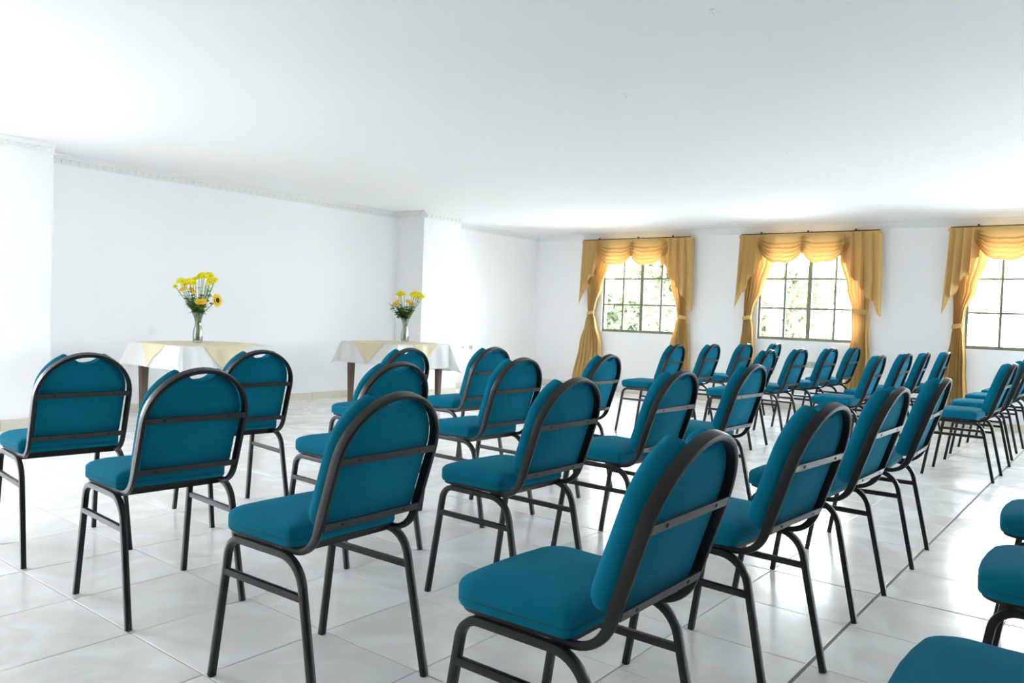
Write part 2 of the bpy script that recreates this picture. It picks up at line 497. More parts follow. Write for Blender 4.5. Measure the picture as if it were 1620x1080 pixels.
def leg_meshes(side):
    y = 0.206*side; yt = 0.198*side
    zr = 0.427
    S = []
    def bent(x0, slope, Rr, sg):
        """straight leg leaning inwards, then an arc into the side rail"""
        ph = PI/2-math.atan(slope)
        dz = Rr*(1-math.cos(ph)); z1 = zr-dz; x1 = x0-sg*slope*z1
        pts = [Vector((x0, y, 0)), Vector((x0-sg*slope*z1*0.85, y+(yt-y)*0.9, z1*0.85)), Vector((x1, yt, z1))]
        for i in range(1, 9):
            h = ph*(1-i/8)
            pts.append(Vector((x1-sg*Rr*(math.sin(ph)-math.sin(h)), yt, z1+Rr*(math.cos(h)-math.cos(ph)))))
        return pts
    fr = bent(0.229, 0.150, 0.058, 1)
    rr = bent(-0.243, 0.220, 0.090, -1)
    fe, re = fr[-1], rr[-1]
    out = []
    for pts in (fr, rr):
        b = MB(); b.tube(pts, 0.0107, 0.0107, n=12, side=(0, 1, 0), sq=True)
        out.append(b.me('leg', MT['frame'], True, 38))
    b = MB(); b.tube([fe, re], 0.0106, 0.0106, n=12, side=(0, 1, 0), sq=True)
    out.append(b.me('side_rail', MT['frame'], True, 38))
    b = MB(); b.tube([Vector((0.181, yt+0.003*side, 0.325)), Vector((-0.175, yt+0.003*side, 0.325))], 0.0085, 0.0105, n=12, side=(0, 1, 0), sq=True)
    out.append(b.me('stretcher', MT['frame'], True, 38))
    return out

def back_frame_mesh():
    W = 0.1825
    R = 0.1825
    vs = VT-R
    pts = []
    z0, rb = 0.500, 0.089
    px, pz = BX-BK*(z0-BZ), z0
    cx, cz = px+rb*BN.x, pz+rb*BN.z
    a0 = math.atan2(pz-cz, px-cx)
    loop = []
    a1 = -PI/2+0.10
    if a0 > 0: a0 -= 2*PI
    for i in range(0, 10):
        a = a0+(a1-a0)*i/9
        loop.append((cx+rb*math.cos(a), cz+rb*math.sin(a)))
    loop.append((loop[-1][0]+0.035, loop[-1][1]+0.001))
    v0 = (z0-BZ)*_l
    for k, (x, z) in enumerate(reversed(loop)): pts.append(Vector((x, W+(0.006 if k == 0 else 0.003 if k == 1 else 0), z)))
    for i in range(1, 5): pts.append(onback(W, v0+(vs-v0)*i/5, 0))
    for i in range(0, 25):
        a = PI*i/24
        pts.append(onback(W*math.cos(a), vs+R*math.sin(a), 0))
    for i in range(4, 0, -1): pts.append(onback(-W, v0+(vs-v0)*i/5, 0))
    for k, (x, z) in enumerate(loop): pts.append(Vector((x, -W-(0.006 if k == len(loop)-1 else 0), z)))
    b = MB()
    # section: across the plane of the back 21 mm, through it 28 mm
    P = [Vector(p) for p in pts]
    n = 12; vsx = []
    for i, p in enumerate(P):
        a = P[max(i-1, 0)]; c = P[min(i+1, len(P)-1)]
        t = (c-a).normalized()
        # the in-plane outward direction
        k = Vector((0, 1, 0)) if p.y > 0.02 else (Vector((0, -1, 0)) if p.y < -0.02 else BD)
        cen = onback(0, vs, 0)
        if (p-cen).dot(BD) > 0:
            k = (p-cen).normalized()
        e1 = (k - t*t.dot(k)).normalized(); e2 = t.cross(e1)
        for j in range(n):
            an = 2*PI*(j+0.5)/n; ca, sa = math.cos(an), math.sin(an)
            q = 1/max(abs(ca), abs(sa)); q = min(q, 1.74/(abs(ca)+abs(sa)))
            dz = 0.0155 if p.z > 0.53 else 0.0155-(0.53-p.z)/0.09*0.0065
            vsx.append(p+e1*(0.0078*ca*q)+e2*(dz*sa*q))
    fs = [(i*n+j, i*n+(j+1) % n, (i+1)*n+(j+1) % n, (i+1)*n+j) for i in range(len(P)-1) for j in range(n)]
    fs += [tuple(range(n)), tuple((len(P)-1)*n+j for j in range(n))]
    b.add(vsx, fs)
    return b.me('back_frame', MT['frame'], True, 38)

def back_outline(W, top, bottom, notch_w, notch_d, rc):
    """arched panel outline with a scooped hand hole at the crown; counter-clockwise"""
    R = W; vs = top-R
    pts = arc((-W+rc, bottom+rc), rc, -PI, -PI/2, 5)[0:]
    pts = [(p[0], p[1]) for p in arc((-W+rc, bottom+rc), rc, PI, 1.5*PI, 5)]
    pts += [(x, bottom) for x in (-W*0.4, 0, W*0.4)]
    pts += arc((W-rc, bottom+rc), rc, -PI/2, 0, 5)
    pts += [(W, bottom+(vs-bottom)*k) for k in (0.3, 0.6, 0.9)]
    for i in range(0, 49):
        a = PI*i/48
        y, v = R*math.cos(a), vs+R*math.sin(a)
        if abs(y) < notch_w:
            v -= notch_d*(1-(y/notch_w)**2)**(0.6 if notch_w < 0.06 else 0.8)
        pts.append((y, v))
    pts += [(-W, bottom+(vs-bottom)*k) for k in (0.9, 0.6, 0.3)]
    return pts

def seat_outline(wf, wr, xf, xr, rf, rr):
    pts = arc((xf-rf, wf-rf), rf, 0, PI/2, 7)
    pts += [((xf-rf)*(1-k)+(xr+rr)*k, (wf)*(1-k)+wr*k) for k in (0.33, 0.66)]
    pts += arc((xr+rr, wr-rr), rr, PI/2, PI, 5)
    pts += [(xr, wr*k) for k in (0.5, 0, -0.5)]
    pts += arc((xr+rr, -wr+rr), rr, PI, 1.5*PI, 5)
    pts += [((xf-rf)*(1-k)+(xr+rr)*k, -(wf)*(1-k)-wr*k) for k in (0.66, 0.33)]
    pts += arc((xf-rf, -wf+rf), rf, -PI/2, 0, 7)
    # slightly bowed front edge
    pts += [(xf+0.006, -wf*0.4), (xf+0.009, 0), (xf+0.006, wf*0.4)]
    return pts

def make_chair(label):
    root = empty('banquet_chair')
    tag(root, label, 'chair')
    # seat cushion
    so = seat_outline(0.208, 0.200, 0.212, -0.116, 0.072, 0.022)
    prof = [((1, 0.012), 0.446), ((1, 0.003), 0.449), ((1, 0.0), 0.456), ((1, 0.0), 0.466), ((1, 0.003), 0.468), ((1, 0.0), 0.470),
            ((1, 0.0), 0.486), ((1, 0.003), 0.493), ((1, 0.010), 0.499), ((1, 0.026), 0.505), ((1, 0.05), 0.510), ((0.66, 0.05), 0.516), ((0.36, 0.04), 0.519), ((0.10, 0), 0.520)]
    b = MB(); b.pillow(so, prof, lambda a, c, d: (a, c, d))
    seat = obj('seat', b.me('seat', MT['teal'], True, 50), root)
    b = MB()
    sp = [(x*0.995, y*0.995, 0.4680) for x, y in so]
    b.tube(sp+[sp[0]], 0.0016, n=5, cap=False)
    obj('seam', b.me('seam', MT['piping'], True), seat)
    b = MB(); b.pillow([(x*0.955, y*0.955) for x, y in so], [(1, 0.4385), (1, 0.4465)], lambda a, c, d: (a, c, d))
    obj('seat_pan', b.me('seat_pan', MT['pan']), root)
    # back
    obj('back_frame', back_frame_mesh(), root)
    bo = back_outline(0.170, VT-0.004, 0.000, 0.068, 0.056, 0.035)
    prof = [((1, 0.016), 0.0160), ((1, 0.004), 0.0165), ((1, 0.0), 0.020), ((1, -0.006), 0.030), ((1, -0.008), 0.046), ((1, -0.005), 0.058), ((1, 0.003), 0.068), ((1, 0.016), 0.075),
            ((0.80, 0.02), 0.078), ((0.5, 0.01), 0.081), ((0.2, 0), 0.082)]
    b = MB(); b.pillow(bo, prof, lambda a, c, d: onback(a, c, d))
    obj('backrest', b.me('backrest', MT['teal'], True, 50), root)
    po = back_outline(0.1630, VT-0.0085, 0.006, 0.048, 0.034, 0.02)
    b = MB(); b.pillow(po, [((1, 0.003), 0.0035), ((1, 0), 0.0055), ((1, 0.0), 0.0158)], lambda a, c, d: onback(a, c, d))
    obj('back_panel', b.me('back_panel', MT['teal'], True, 40), root)
    for z in (0.704, 0.523):
        v = (z-BZ)*_l
        b = MB(); vs = []
        for y in (-0.177, 0.177):
            for dv, dd in ((-0.0108, -0.0152), (0.0108, -0.0152), (0.0108, -0.0102), (-0.0108, -0.0102)):
                vs.append(onback(y, v+dv, dd))
        b.add(vs, [(0, 1, 2, 3), (4, 7, 6, 5), (0, 4, 5, 1), (1, 5, 6, 2), (2, 6, 7, 3), (3, 7, 4, 0)])
        cb = obj('crossbar', b.me('crossbar', MT['bar']), root)
        for y in (-0.115, 0.115):
            b = MB(); n = 8; vv = []
            for dd, r in ((-0.0146, 0.0052), (-0.0168, 0.0048), (-0.0174, 0.0030)):
                vv += [onback(y+r*math.cos(2*PI*k/n), v+r*math.sin(2*PI*k/n), dd) for k in range(n)]
            b.add(vv, [(i*n+j, i*n+(j+1) % n, (i+1)*n+(j+1) % n, (i+1)*n+j) for i in range(2) for j in range(n)]+[tuple(2*n+j for j in range(n))])
            obj('screw', b.me('screw', MT['screw'], True), cb)
    for s in (1, -1):
        fl, rl, rail, st = leg_meshes(s)
        obj('leg', fl, root); obj('leg', rl, root); obj('side_rail', rail, root); obj('stretcher', st, root)
    b = MB()
    b.box(0.126, 0.140, -0.188, 0.188, 0.418, 0.4385)
    obj('cross_rail', b.me('cross_rail', MT['frame']), root)
    b = MB(); b.box(-0.078, -0.064, -0.188, 0.188, 0.416, 0.4375)
    obj('cross_rail', b.me('cross_rail', MT['frame']), root)
    return root
def copy_tree(o, parent=None):
    c = o.copy(); COL.objects.link(c); c.parent = parent
    for ch in o.children: copy_tree(ch, c)
    return c

LB, RB, EB = 'teal chairs in the left block', 'teal chairs in the right block', 'teal chairs of the rear row at the lower right'
CH = [
 (1.523, 3.709, -0.112, LB, 'teal chair at the far left edge, front row, its seat cut by the frame'),
 (1.501, 2.818, -0.068, LB, 'teal chair second from the left, its hand hole showing white tablecloth'),
 (2.377, 3.732, -0.127, LB, 'teal chair in front of the right half of the left table'),
 (1.498, 1.873, 0.025, LB, 'large teal chair in left centre, nearest of the three overlapping backs'),
 (2.416, 2.803, -0.058, LB, 'teal chair in left centre, middle one of the three overlapping backs'),
 (3.381, 3.741, -0.020, LB, 'teal chair farthest of the three overlapping backs, before the right table'),
 (4.176, 3.724, -0.055, LB, 'teal chair just right of the right table, below the wall outlet'),
 (3.315, 2.824, -0.041, LB, 'teal chair overlapping the one below the wall outlet'),
 (2.443, 1.909, -0.021, LB, 'teal chair at the picture centre, between the large left and right ones'),
 (1.511, 0.978, 0.004, LB, 'largest and nearest teal chair, its legs cut by the lower edge'),
 (4.233, 2.871, 0.047, LB, 'teal chair under the left curtain of the left window'),
 (3.293, 1.904, -0.022, LB, 'teal chair directly behind the crown of the largest chair'),
 (4.255, 1.938, -0.019, LB, 'teal chair below the left curtain of the middle window, thin glare on its crown'),
 (2.398, 0.986, -0.071, LB, 'teal chair right of the largest one, first at the tiled aisle'),
 (3.309, 1.009, -0.021, LB, 'teal chair at the tiled aisle missing its left stretcher'),
 (4.183, 1.004, 0.036, LB, 'teal chair at the tiled aisle, farthest of the aisle row in the left block'),
 (6.975, 3.761, 0.026, RB, 'teal chair under the right curtain of the left window, whole seat showing'),
 (7.750, 3.735, 0.009, RB, 'teal chair against the bare wall between left and middle windows'),
 (8.640, 3.731, -0.033, RB, 'teal chair in front of the left curtain foot of the middle window'),
 (6.899, 2.835, 0.037, RB, 'teal chair half hidden behind a crown, below the middle window sill, left'),
 (9.616, 3.75, 0.076, RB, 'farthest small teal chair, touching the window wall below the middle window'),
 (7.782, 2.841, -0.03, RB, 'teal chair left of the wall outlet plate, four thin legs on white floor'),
 (8.640, 2.801, -0.051, RB, 'teal chair right of the wall outlet plate'),
 (9.512, 2.797, -0.009, RB, 'teal chair in front of the right curtain of the middle window'),
 (7.098, 1.966, 0.055, RB, 'teal chair seen almost side on, right of the middle window curtain'),
 (8.065, 1.961, -0.005, RB, 'teal chair second of the four side-on backs before the bare wall'),
 (8.760, 1.934, 0.077, RB, 'teal chair third of the four side-on backs before the bare wall'),
 (9.600, 1.890, 0.042, RB, 'teal chair last of the four side-on backs, beside the right window curtain'),
 (6.921, 1.01, -0.01, RB, 'teal chair in full side view at the right, its rear foot on the aisle joint'),
 (7.838, 1.022, 0.06, RB, 'teal chair just behind the full side view one at the right edge'),
 (8.769, 1.045, -0.03, RB, 'teal chair third in the aisle row, back cut by the right edge'),
 (9.640, 1.030, 0.0, RB, 'teal chair at the far right end, only seat front and legs showing'),
 (1.56, 0.09, 0.0, EB, 'teal chair seat filling the bottom right corner'),
 (2.44, 0.075, 0.02, EB, 'teal chair seat with black legs at the right edge, above the corner one'),
 (3.20, 0.115, 0.03, EB, 'small teal chair seat corner cut by the right edge, topmost of three'),
]
base = make_chair(CH[0][4])
for i, (x, y, th, grp, lab) in enumerate(CH):
    o = base if i == 0 else copy_tree(base)
    o.location = (x, y, 0); o.rotation_euler = (0, 0, PI/2+th)
    o['label'] = lab; o['group'] = grp
    if i == 14:
        for ch in list(o.children):
            if ch.name.startswith('stretcher') and ch.data.vertices[0].co.y > 0:
                bpy.data.objects.remove(ch)
                break

# ------------------------------------------------------------------ curtains
def smooth(a, b, t):
    t = max(0, min(1, t)); t = t*t*(3-2*t); return a+(b-a)*t
def curtain(cy, side, lab, seed, name_pts):
    """side +1: the curtain at larger y (photo left). keys: (z, y_outer offset, y_inner offset, fold amplitude)"""
    rnd = random.Random(seed)
    K = name_pts
    nf = 7; ph = rnd.uniform(0, 6)
    b = MB()
    x0 = XW-0.075
    z0, z1 = K[-1][0], K[0][0]
    NV = 56; NU = 120
    def fn(u, v):
        z = z1+(z0-z1)*v
        for a, c in zip(K, K[1:]):
            if a[0] >= z >= c[0]: break
        t = (a[0]-z)/(a[0]-c[0])
        o = smooth(a[1], c[1], t); i = smooth(a[2], c[2], t); amp = smooth(a[3], c[3], t)
        uu = u+0.018*math.sin(5*u+ph+v*3)
        y = o+(i-o)*uu
        a_ = 2*PI*nf*uu+ph; fold = 1.5*abs(math.sin(a_/2))-0.9+0.3*math.sin(1.9*a_+ph*2+v*2)
        return (x0+1.9*amp*fold-0.3*amp, cy+side*y+0.25*amp*math.cos(a_), z)
    b.grid(fn, NU, NV)
    me = b.me('curtain', MT['gold'], True, fix=False)
    o = obj('curtain', me)
    tag(o, lab, 'curtain', 'gold tied-back curtains')
    # tieback band round the gathered waist
    kt = min(K, key=lambda k: abs(k[1]-k[2]))
    c = (kt[1]+kt[2])/2; h = abs(kt[1]-kt[2])/2+0.012; zt = kt[0]
    b = MB(); n = 24; vs = []
    for dz in (-0.026, -0.012, 0.012, 0.026):
        rr = 1.0 if abs(dz) < 0.02 else 0.94
        for j in range(n):
            a = 2*PI*j/n
            vs.append((x0-0.012-0.046*math.cos(a)*rr, cy+side*(c)+h*math.sin(a)*rr, zt+dz+0.012*math.sin(a)*-side))
    b.add(vs, [(i*n+j, i*n+(j+1) % n, (i+1)*n+(j+1) % n, (i+1)*n+j) for i in range(3) for j in range(n)])
    obj('tieback', b.me('tieback', MT['gold'], True), o)
    return o

def valance(cy, yo_l, yo_r, lab):
    """top-hung valance: two swags between two pleated tails. yo: outer offsets from the window centre (left positive)"""
    root = empty('valance', (XW, cy, 0))
    tag(root, lab, 'valance', 'gold swag valances')
    ZT = 2.275; xf = -0.150
    # tails
    for side, yo, yi, zo, zi in ((1, yo_l, yo_l-0.33, 1.30, 1.95), (-1, yo_r, yo_r-0.44, 1.24, 1.90)):
        b = MB()
        def fn(u, v):
            # u from outer to inner edge; cascading hem with steps
            st = u*3.0; k = math.floor(st); fr = st-k
            s = min(1, (k+smooth(0, 1, fr*1.15))/3.0)
            hem = zo+(zi-zo)*s
            z = ZT+(hem-ZT)*v
            y = (yo+0.035*v)*(1-u)+yi*u
            q_ = u*4.0; q_ -= math.floor(q_); fold = 2*(q_**0.6)-1 if q_ < 0.86 else 1-2*(q_-0.86)/0.14
            x = xf-0.018+(0.026+0.024*v)*fold
            if u < 0.06: x += 0.11*(1-u/0.06)*(1-0.25*v)
            return (x, side*y, z)
        b.grid(fn, 120, 26)
        obj('tail', b.me('tail', MT['gold'], True, fix=False), root)
    # swags: two deep festoons of rounded folds, overlapping at the middle
    L_, R_ = yo_l-0.25, -(yo_r-0.33)
    mid = (L_+R_)/2
    for k, (p, q) in enumerate(((L_, mid-0.045), (mid+0.045, R_))):
        yc, hw = (p+q)/2, (p-q)/2
        inner = -1 if k == 0 else 1            # sign of t on the side of the window's centre line
        b = MB()
        def fn(u, v):
            t = 1-2*u                           # +1 at the larger y
            sh = 1-abs(t)**2.1
            e = (0.20 if t*inner > 0 else 0.13)*v
            z = ZT-e*abs(t)**1.3-0.365*v*sh
            ph = 6.5*v**1.1
            fold = 2*abs(math.sin(PI*ph))-1
            amp = 0.022*min(1, max(0, (v-0.20)/0.15)+max(0, abs(t)-0.55)*2.5)
            y = yc+t*hw*(1-0.10*v*(1-abs(t)*0.6))
            x = xf+(0.010 if k else 0.002)-0.050*v*sh-amp*fold-0.012*v
            return (x, y, z)
        b.grid(fn, 48, 130)
        obj('swag', b.me('swag', MT['gold'], True, fix=False), root)
    # header band along the top
    b = MB()
    def fn(u, v):
        y = yo_l+(-yo_r-yo_l)*u
        return (xf-0.004-0.004*math.sin(60*u), y, ZT+0.012-0.040*v)
    b.grid(fn, 90, 2)
    obj('header', b.me('header', MT['gold'], True, fix=False), root)
    # rod with brackets
    r = empty('curtain_rod', (XW, cy, ZT+0.018))
    b = MB(); b.tube([(-0.140, yo_l-0.02, 0), (-0.140, -yo_r+0.02, 0)], 0.008, n=8)
    obj('rod', b.me('rod', MT['rod'], True), r)
    for yy in (yo_l-0.30, 0.0, -yo_r+0.30):
        b = MB(); b.box(-0.145, 0.0, yy-0.008, yy+0.008, 0.004, 0.012); b.box(-0.006, 0, yy-0.015, yy+0.015, -0.02, 0.04)
        b.box(-0.150, -0.130, yy-0.010, yy+0.010, -0.012, 0.026)
        obj('bracket', b.me('bracket', MT['rod']), r)
    return root, r

KL = [(2.25, 0.90, 0.42, 0.018), (1.95, 0.91, 0.50, 0.022), (1.60, 0.90, 0.62, 0.022), (1.30, 0.88, 0.73, 0.018), (1.18, 0.865, 0.765, 0.012),
      (1.05, 0.90, 0.72, 0.018), (0.70, 0.98, 0.62, 0.026), (0.14, 1.07, 0.60, 0.030)]
KR = [(2.25, 0.82, 0.36, 0.018), (1.95, 0.83, 0.42, 0.022), (1.60, 0.82, 0.54, 0.022), (1.30, 0.80, 0.63, 0.018), (1.16, 0.80, 0.66, 0.012),
      (1.03, 0.83, 0.62, 0.018), (0.70, 0.86, 0.56, 0.026), (0.14, 0.89, 0.54, 0.030)]
K2L = [(2.25, 0.86, 0.42, 0.018), (1.95, 0.86, 0.46, 0.022), (1.60, 0.84, 0.58, 0.022), (1.30, 0.83, 0.70, 0.016), (1.18, 0.83, 0.725, 0.012),
      (1.05, 0.84, 0.69, 0.018), (0.70, 0.87, 0.66, 0.026), (0.14, 0.89, 0.62, 0.030)]
K2R = [(2.25, 0.80, 0.34, 0.018), (1.95, 0.80, 0.40, 0.022), (1.60, 0.78, 0.50, 0.022), (1.30, 0.76, 0.57, 0.018), (1.13, 0.77, 0.57, 0.014),
      (1.00, 0.77, 0.58, 0.018), (0.70, 0.80, 0.55, 0.026), (0.14, 0.84, 0.52, 0.030)]
K3L = [(2.25, 0.82, 0.44, 0.018), (1.95, 0.82, 0.46, 0.022), (1.60, 0.80, 0.56, 0.022), (1.30, 0.78, 0.66, 0.016), (1.16, 0.775, 0.675, 0.012),
      (1.03, 0.79, 0.65, 0.018), (0.70, 0.84, 0.62, 0.026), (0.14, 0.90, 0.58, 0.030)]
curtain(WINY[0], 1, 'gold tied-back curtain left of the left window', 1, KL)
curtain(WINY[0], -1, 'gold tied-back curtain right of the left window', 2, KR)
curtain(WINY[1], 1, 'gold tied-back curtain left of the middle window', 3, K2L)
curtain(WINY[1], -1, 'gold tied-back curtain right of the middle window', 4, K2R)
curtain(WINY[2], 1, 'gold tied-back curtain left of the window cut by the frame', 5, K3L)
for i, (a, c, n) in enumerate(((0.97, 0.86, 'left window'), (0.91, 0.88, 'middle window'), (0.86, 0.88, 'window cut by the right edge'))):
    v, r = valance(WINY[i], a, c, 'gold draped valance with two swags over the ' + n)
    tag(r, 'thin dark curtain rod above the valance of the ' + n, 'curtain rod', 'curtain rods')

# ------------------------------------------------------------------ the two flower tables
def table(cx, cy, hx, hy, lab, rot=0):
    H = 0.735
    t = empty('table', (cx, cy, 0)); tag(t, lab, 'table', 'square tables by the left wall')
    b = MB(); b.bbox(-hx, hx, -hy, hy, H-0.03, H, 0.003); b.build('tabletop', MT['wood'], t)
    b = MB(); i = 0.05
    for (x0, x1, y0, y1) in ((-hx+i, hx-i, -hy+i, -hy+i+0.02), (-hx+i, hx-i, hy-i-0.02, hy-i), (-hx+i, -hx+i+0.02, -hy+i, hy-i), (hx-i-0.02, hx-i, -hy+i, hy-i)):
        b.box(x0, x1, y0, y1, H-0.11, H-0.03)
    b.build('apron', MT['wood'], t)
    for sx in (-1, 1):
        for sy in (-1, 1):
            b = MB(); x, y = sx*(hx-0.075), sy*(hy-0.075)
            w0, w1 = 0.036, 0.020
            vs = [(x+a*w1, y+c*w1, 0) for a, c in ((-1, -1), (1, -1), (1, 1), (-1, 1))]
            vs += [(x+a*w0, y+c*w0, H-0.031) for a, c in ((-1, -1), (1, -1), (1, 1), (-1, 1))]
            b.add(vs, [(0, 3, 2, 1), (4, 5, 6, 7), (0, 1, 5, 4), (1, 2, 6, 5), (2, 3, 7, 6), (3, 0, 4, 7)])
            b.build('leg', MT['wood'], t)
    return t
def drape(cx, cy, hx, hy, zt, S, rot, seed, corner=0.30, off=0.0, sh=(0, 0), N=96, folds=9, amp=0.010):
    """square cloth of half side S turned by rot, laid over the table box and hanging down"""
    b = MB(); rnd = random.Random(seed); ph = [rnd.uniform(0, 6.28) for _ in range(4)]
    c, s = math.cos(rot), math.sin(rot); R = 0.008
    def fn(u, v):
        a, d = (2*u-1)*S, (2*v-1)*S
        px, py = a*c-d*s+sh[0], a*s+d*c+sh[1]
        qx, qy = max(-hx, min(hx, px)), max(-hy, min(hy, py))
        dx, dy = px-qx, py-qy
        L = math.hypot(dx, dy)
        if L < 1e-6:
            return (cx+px, cy+py, zt)
        nx, ny = dx/L, dy/L
        k = 2*min(abs(nx), abs(ny))        # 0 on the sides, 1 on the diagonals
        fl = 0.10+corner*min(1, k*0.9)
        if k > 0: L2 = L*(1-0.05*k)
        else: L2 = L
        # position along the rim, for the folds
        s_ = (px if abs(dy) > abs(dx) else py)
        w_ = amp*min(1, L/0.10)*math.sin(folds*s_*2+ph[0]+(1.3 if dx+dy > 0 else 0))*(1-k)
        w_ += 0.5*amp*min(1, L/0.10)*math.sin(folds*4.3*s_+ph[1])*(1-k)
        out = fl*L2+off+w_+R*min(1, L/0.02)
        z = zt-math.sqrt(max(0, 1-fl*fl))*L2
        if L < 0.03: z = zt-L*L/0.06*math.sqrt(max(0, 1-fl*fl))
        else: z += 0.015*math.sqrt(max(0, 1-fl*fl))
        return (cx+qx+nx*out, cy+qy+ny*out, z)
    b.grid(fn, N, N)
    return b
def cloths(cx, cy, hx, hy, S, SD, rot2, seed, l1, l2, sh=(0, 0)):
    o = obj('tablecloth', drape(cx, cy, hx, hy, 0.738, S, 0.0, seed, sh=sh).me('tablecloth', MT['cloth'], True, fix=False))
    sm = o.modifiers.new('thick', 'SOLIDIFY'); sm.thickness = 0.0015; sm.offset = 1
    tag(o, l1, 'tablecloth', 'white satin tablecloths')
    o = obj('table_topper', drape(cx, cy, hx, hy, 0.7415, SD, rot2, seed, off=0.006, N=96).me('table_topper', MT['cream'], True, fix=False))
    sm = o.modifiers.new('thick', 'SOLIDIFY'); sm.thickness = 0.0012; sm.offset = 1
    tag(o, l2, 'tablecloth', 'cream cloths laid over the white ones')
TA = (3.90, 6.63, 0.44, 0.42)
TB = (6.28, 6.63, 0.40, 0.45)
table(*TA, 'brown wooden table under the left white cloth, beside the left flowers')
table(*TB, 'brown wooden table with tapered legs under the right white cloth')
cloths(*TA, 0.66, 0.47, PI/4-0.10, 3, 'white satin tablecloth on the left flower table', 'cream satin square laid diagonally over the left table')
cloths(*TB, 0.69, 0.47, PI/4+0.02, 11, 'white satin tablecloth on the right flower table, pointed corners hanging', 'cream satin square laid diagonally over the right table', sh=(0.04, -0.05))

# ------------------------------------------------------------------ vases and flowers
def vase(x, y, z, lab):
    b = MB()
    prof = [(0.0, 0.004), (0.030, 0.004), (0.040, 0.0), (0.043, 0.012), (0.0445, 0.045), (0.043, 0.085), (0.036, 0.125), (0.029, 0.155), (0.027, 0.175), (0.030, 0.205), (0.040, 0.240), (0.054, 0.270)]
    inner = [(r-0.003, zz+0.001) for r, zz in reversed(prof[3:])]+[(0.030, 0.012), (0.0, 0.012)]
    b.lathe([(max(r, 0.0005), zz) for r, zz in prof+inner], n=28)
    o = obj('vase', b.me('vase', MT['vase'], True, fix=False), None, (x, y, z))
    tag(o, lab, 'vase', 'clear glass flower vases')
    return o

def petals(b, c, ax, r, n, wdt, cup, rnd, layers=1):
    ax = ax.normalized()
    e1 = ax.orthogonal().normalized(); e2 = ax.cross(e1)
    for l in range(layers):
        rr = r*(1-0.28*l); cp = cup+0.35*l
        for k in range(n):
            a = 2*PI*(k+0.5*l)/n+rnd.uniform(-0.08, 0.08)
            d = e1*math.cos(a)+e2*math.sin(a); t = ax.cross(d)
            ww = wdt*rr
            pts = [c+ax*(0.001*l), c+d*rr*0.5+t*ww+ax*(cp*rr*0.35), c+d*rr*(1+rnd.uniform(-.06, .06))+ax*(cp*rr), c+d*rr*0.5-t*ww+ax*(cp*rr*0.35)]
            b.add(pts, [(0, 1, 2, 3)])
def leafblade(b, p, d, up_, L, W, bend=0.3):
    d = d.normalized(); t = d.cross(up_).normalized(); nn = t.cross(d)
    c = []
    for i, (s, w_) in enumerate(((0, 0.1), (0.3, 0.9), (0.6, 1.0), (0.85, 0.5), (1, 0.02))):
        q = p+d*(L*s)-Vector((0, 0, 1))*(bend*L*s*s)
        c += [q-t*W*w_, q+nn*(-0.15*W*w_), q+t*W*w_]
    b.add(c, [(3*i+k, 3*i+k+1, 3*i+k+4, 3*i+k+3) for i in range(4) for k in (0, 1)])

